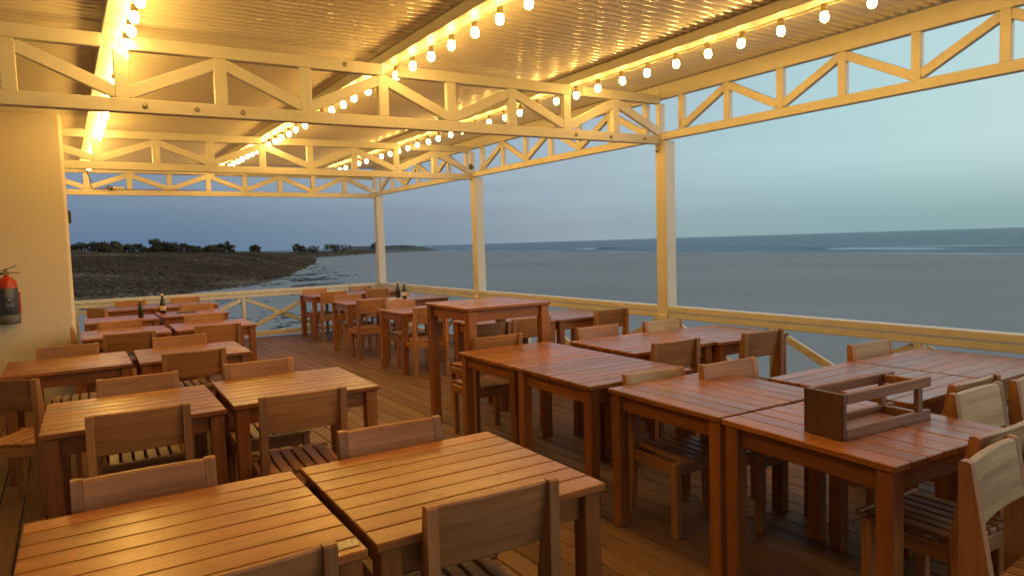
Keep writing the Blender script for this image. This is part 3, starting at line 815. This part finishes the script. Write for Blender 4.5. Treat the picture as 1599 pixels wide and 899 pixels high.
CH = [
 (.30, 1.60, -1, 'chair back at the bottom edge of the photo, in front of the front left table'),
 (1.00, 1.645, -4, 'chair seen from behind at the near side of the front table with glare spots'),
 (.19, 2.585, 178, 'chair facing the camera behind the front left table'),
 (1.07, 2.580, 176, 'chair facing the camera behind the front table with glare spots'),
 (.25, 3.555, -2, 'chair seen from behind at the left table of the second row, seat slats showing'),
 (.97, 3.42, -4, 'chair seen from behind at the aisle table of the second row, pulled out a little'),
 (.33, 4.600, 178, 'chair facing the camera behind the left table of the second row, glare on its back'),
 (1.03, 4.63, 176, 'chair facing the camera behind the aisle table of the second row'),
 (-.36, 5.00, -32, 'dark turned chair at the left edge below the fire extinguisher'),
 (.76, 5.42, -3, 'chair seen from behind at the aisle table of the third row'),
 (-.01, 6.60, 178, 'chair facing the camera against the wall behind the third row'),
 (.81, 6.58, 178, 'chair facing the camera behind the aisle table of the third row'),
 (.47, 7.18, -2, 'dark chair seen from behind at the fourth row table near the wall corner'),
 (1.24, 7.22, -3, 'chair seen from behind at the aisle end of the fourth row'),
 (.48, 8.62, 178, 'chair facing the camera behind the fourth row table near the wall corner'),
 (1.34, 8.66, 177, 'chair facing the camera behind the aisle table of the fourth row'),
 (1.52, 10.42, 178, 'chair facing the camera behind the far left table with the dark mat'),
 (.84, 12.22, 179, 'chair facing the camera against the end railing near the wall'),
 (1.62, 12.22, 181, 'chair facing the camera against the end railing, second from the wall'),
 (.33, 10.92, -62, 'turned chair near the wall corner between the two farthest left tables'),
 (.02, 8.02, -90, 'chair at the wall corner pushed against the end of the fourth row table'),
 (3.72, 11.08, -2, 'chair seen from behind at the farthest middle table, aisle end'),
 (4.50, 11.10, 0, 'chair seen from behind at the far corner table'),
 (3.76, 12.26, 179, 'chair facing the camera against the end railing behind the farthest middle table'),
 (4.62, 12.26, 181, 'chair facing the camera in the far corner beneath the corner post'),
 (3.64, 10.22, 178, 'chair facing the camera behind the second farthest sea side table'),
 (3.52, 8.90, -3, 'chair seen from behind at the second farthest sea side table, legs on the open deck'),
 (3.70, 8.40, 178, 'chair facing the camera behind the aisle table just past the tall table'),
 (3.56, 7.18, -3, 'chair seen from behind with its left post beside the tall table'),
 (3.18, 5.23, -2, 'greyish chair seen through the legs of the tall table'),
 (3.71, 5.33, -2, 'chair seen from behind under the top of the tall table, right of its far leg'),
 (4.73, 5.33, -2, 'chair seen from behind right of the tall table, under the sea side rail'),
 (2.80, 4.485, -2, 'chair between the tall table and the red brown pair, only its top showing'),
 (3.72, 4.40, 177, 'chair facing the camera behind the left table of the pair by the nearest post'),
 (4.38, 4.30, 177, 'chair facing the camera at the foot of the nearest post'),
 (3.55, 3.33, -3, 'chair seen from behind at the left table of the pair by the nearest post'),
 (4.36, 3.22, -3, 'chair seen from behind at the right table of the pair by the nearest post'),
 (3.17, 2.60, 176, 'chair facing the camera beyond the left end of the sky lit table'),
 (2.79, 2.815, 175, 'chair wedged between the near red brown table and the table left of the caddy'),
 (4.37, 2.44, 177, 'pale sky lit chair facing the camera in front of the sea side railing'),
 (2.50, 1.00, 184, 'nearest chair at the lower right, pale sky lit grained backrest facing the camera'),
 (2.80, 1.045, -3, 'chair right behind the nearest lower right chair, pushed against the caddy table'),
 (3.41, 1.42, 178, 'pale sky lit chair with mottled backrest facing the camera at the right, behind the caddy table'),
 (3.60, 1.475, -2, 'chair back to back with the pale sky lit mottled chair at the right'),
 (3.90, 1.38, 180, 'greenish lit chair cut by the right edge of the photo'),
]
for c in CH:
    o = chair(*c)
    if 'wedged' in c[3]: o.scale = (1, 1, .955)

# ------------------------------------------------------------------ things on tables
cd = empty('condiment_caddy', 'open wooden caddy with one solid end standing on the near right table', 'caddy', (2.45, 1.46, .7503), math.radians(-4.5))
Lc, Wc, Hc = .575, .178, .178
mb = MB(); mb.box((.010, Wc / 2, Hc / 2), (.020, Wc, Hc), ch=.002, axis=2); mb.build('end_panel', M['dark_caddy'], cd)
for y in (.0105, Wc - .0105):
    for z in (.02, Hc - .02):
        mb = MB(); mb.box((.0205 + (Lc - .0205) / 2, y, z), (Lc - .0215, .021, .040), ch=.002); mb.build('side_rail', M['caddy'], cd)
    mb = MB(); mb.box((Lc - .075, y + (.0005), Hc / 2), (.034, .020, Hc - .0815), ch=.002); mb.build('upright', M['caddy'], cd)
for z in (.020, Hc - .020):
    mb = MB(); mb.box((Lc - .075, Wc / 2, z), (.020, Wc - .0435, .036), ch=.002); mb.build('cross_rail', M['caddy'], cd)
mb = MB(); mb.box((.25, Wc / 2, .009), (.40, Wc - .045, .010), ch=.002); mb.build('bottom_board', M['caddy'], cd)
def bottle(x, y, label, lab=True, s=1.0):
    r = empty('beer_bottle', label, 'bottle', (x, y, .7505))
    mb = MB(); mb.lathe([(.028 * s, 0), (.0305 * s, .004), (.0305 * s, .115 * s), (.027 * s, .14 * s), (.015 * s, .175 * s), (.0125 * s, .215 * s), (.0138 * s, .222 * s), (.0138 * s, .23 * s)], n=20)
    mb.build('glass', M['bottle'], r)
    if lab:
        mb = MB(); mb.lathe([(.0309 * s, .04), (.0311 * s, .042), (.0311 * s, .098), (.0309 * s, .10)], n=20); mb.build('paper_label', M['paper'], r)
    mb = MB(); mb.lathe([(.0150 * s, .205 * s), (.0152 * s, .226 * s), (.0145 * s, .233 * s), (.004, .2335 * s)], n=16); mb.build('cap', M['foil'], r)
bottle(.775, 9.74, 'dark bottle with pale cap on the fifth row table, left one of two', False)
bottle(1.075, 10.18, 'brown bottle with paper label on the fifth row table, taller looking right one', True, 1.12)
bottle(4.27, 9.72, 'dark bottle without label beside the sea side railing', False, 1.1)
bottle(4.33, 9.62, 'bottle with orange brown label beside the sea side railing', True, 1.08)
mb = MB(); mb.box((0, 0, .005), (.22, .15, .010), ch=.003); o = mb.build('table_mat', M['tray'], None, (1.33, 10.02, .7505)); tag(o, 'dark grey mat lying on the fifth row table', 'mat')
mb = MB(); mb.box((0, 0, .003), (.22, .12, .006), ch=.002); o = mb.build('menu_card', M['menu'], None, (4.18, 9.62, .7505)); o.rotation_euler = (0, 0, .1); tag(o, 'cream card lying beside the two bottles on the sea side table', 'menu')

# ------------------------------------------------------------------ fire extinguisher on the wall
fx = empty('fire_extinguisher', 'red fire extinguisher with dark blue label hanging on the cream wall', 'fire extinguisher', (-.475, 8.285, .905))
mb = MB(); mb.lathe([(.070, .035), (.0855, .06), (.0855, .375), (.080, .405), (.062, .435), (.035, .455), (.022, .462), (.022, .485)], n=28); bd = mb.build('cylinder', M['red'], fx)
mb = MB(); mb.lathe([(.0857, .09), (.0866, .092), (.0866, .35), (.0857, .352)], n=28); lbp = mb.build('label_panel', M['label_blue'], fx)
mb = MB()
for k, (zz, wd) in enumerate(((.335, 50), (.318, 36), (.30, 44), (.285, 40), (.268, 46), (.235, 14), (.19, 44), (.176, 44))):
    a0 = math.radians(-90 - wd / 2 + 12); n = 8; vv = []; hh = .004 if k != 5 else .014
    for i in range(n + 1):
        a = a0 + math.radians(wd) * i / n; c_, s_ = math.cos(a) * .0870, math.sin(a) * .0870
        vv += [(c_, s_, zz), (c_, s_, zz + hh)]
    mb.add(vv, [[2 * i, 2 * i + 2, 2 * i + 3, 2 * i + 1] for i in range(n)], vv, .5)
mb.build('label_print', M['pale'], lbp)
mb = MB(); mb.lathe([(.088, 0), (.094, .006), (.092, .085), (.086, .09)], n=28); mb.build('base_ring', M['grey'], fx)
mb = MB(); mb.box((0, 0, .498), (.045, .032, .036), ch=.005); mb.lathe([(.012, .51), (.014, .53), (.008, .54)], n=10); vb = mb.build('valve', M['bolt'], fx)
mb = MB(); mb.bar((-.05, -.005, .515), (.085, -.005, .565), .02, .008); mb.build('lever', M['black'], vb)
mb = MB(); mb.bar((-.02, -.005, .50), (.115, -.005, .497), .02, .008); mb.build('handle', M['black'], vb)
mb = MB(); mb.tube([(-.02, 0, .495), (-.07, -.02, .49), (-.11, -.03, .43), (-.11, -.03, .2), (-.10, -.03, .12)], .011, 8); mb.build('hose', M['black'], fx)
mb = MB(); mb.box((.084, .045, .20), (.030, .06, .22), ch=.006); mb.build('bracket', M['red'], fx)
mb = MB(); mb.box((0, .098, .30), (.06, .024, .10), ch=.003); mb.build('wall_mount', M['bolt'], fx)

# ------------------------------------------------------------------ fittings on the roof timber
def spot(x, y, z, rz, label):
    r = empty('spotlight', label, 'spotlight', (x, y, z), rz)
    mb = MB(); mb.tube([(0, 0, 0), (0, -.03, .01), (0, -.05, .03)], .007, 6); mb.build('bracket', M['bolt'], r)
    mb = MB(); mb.lathe([(.022, 0), (.026, .01), (.034, .07), (.036, .075), (.030, .076)], n=16); h_ = mb.build('lamp_head', M['grey'], r); h_.location = (0, -.05, .03); h_.rotation_euler = (math.radians(118), 0, 0)
spot(5.06, 8.755, 2.66, math.radians(-20), 'small grey spotlight fixed on the truss at the middle post')
spot(.60, 12.46, 2.585, math.radians(60), 'small spotlight on the far truss near the wall')
def jbox(x, y, z, s, label):
    mb = MB(); mb.box((0, 0, s[2] / 2), s, ch=.006); o = mb.build('junction_box', M['white'], None, (x, y, z)); tag(o, label, 'junction box')
jbox(5.115, 8.46, 2.6015, (.08, .12, .05), 'small box on the side truss beside the middle post')
jbox(.80, 12.53, 2.5745, (.16, .06, .05), 'small flat box on the far truss near the wall')
mb = MB(); mb.tube([(.42, 12.10, 2.90), (.40, 12.40, 2.86), (.40, 12.485, 2.80), (.43, 12.49, 2.72), (.43, 12.495, 2.62), (.46, 12.49, 2.582), (.60, 12.49, 2.58), (1.3, 12.49, 2.582), (2.0, 12.49, 2.582)], .006, 6)
o = mb.build('power_cable', M['caddy']); tag(o, 'brown cable dropping down the far truss near the wall', 'cable')
# a stick standing on the sand
mb = MB(); mb.tube([(0, 0, -.2), (.02, .01, .6), (.03, .0, 1.25)], .06, 7); o = mb.build('driftwood_post', M['bark'], None, (64.3, 62.6, -1.2)); tag(o, 'dark post standing alone on the open sand', 'post')
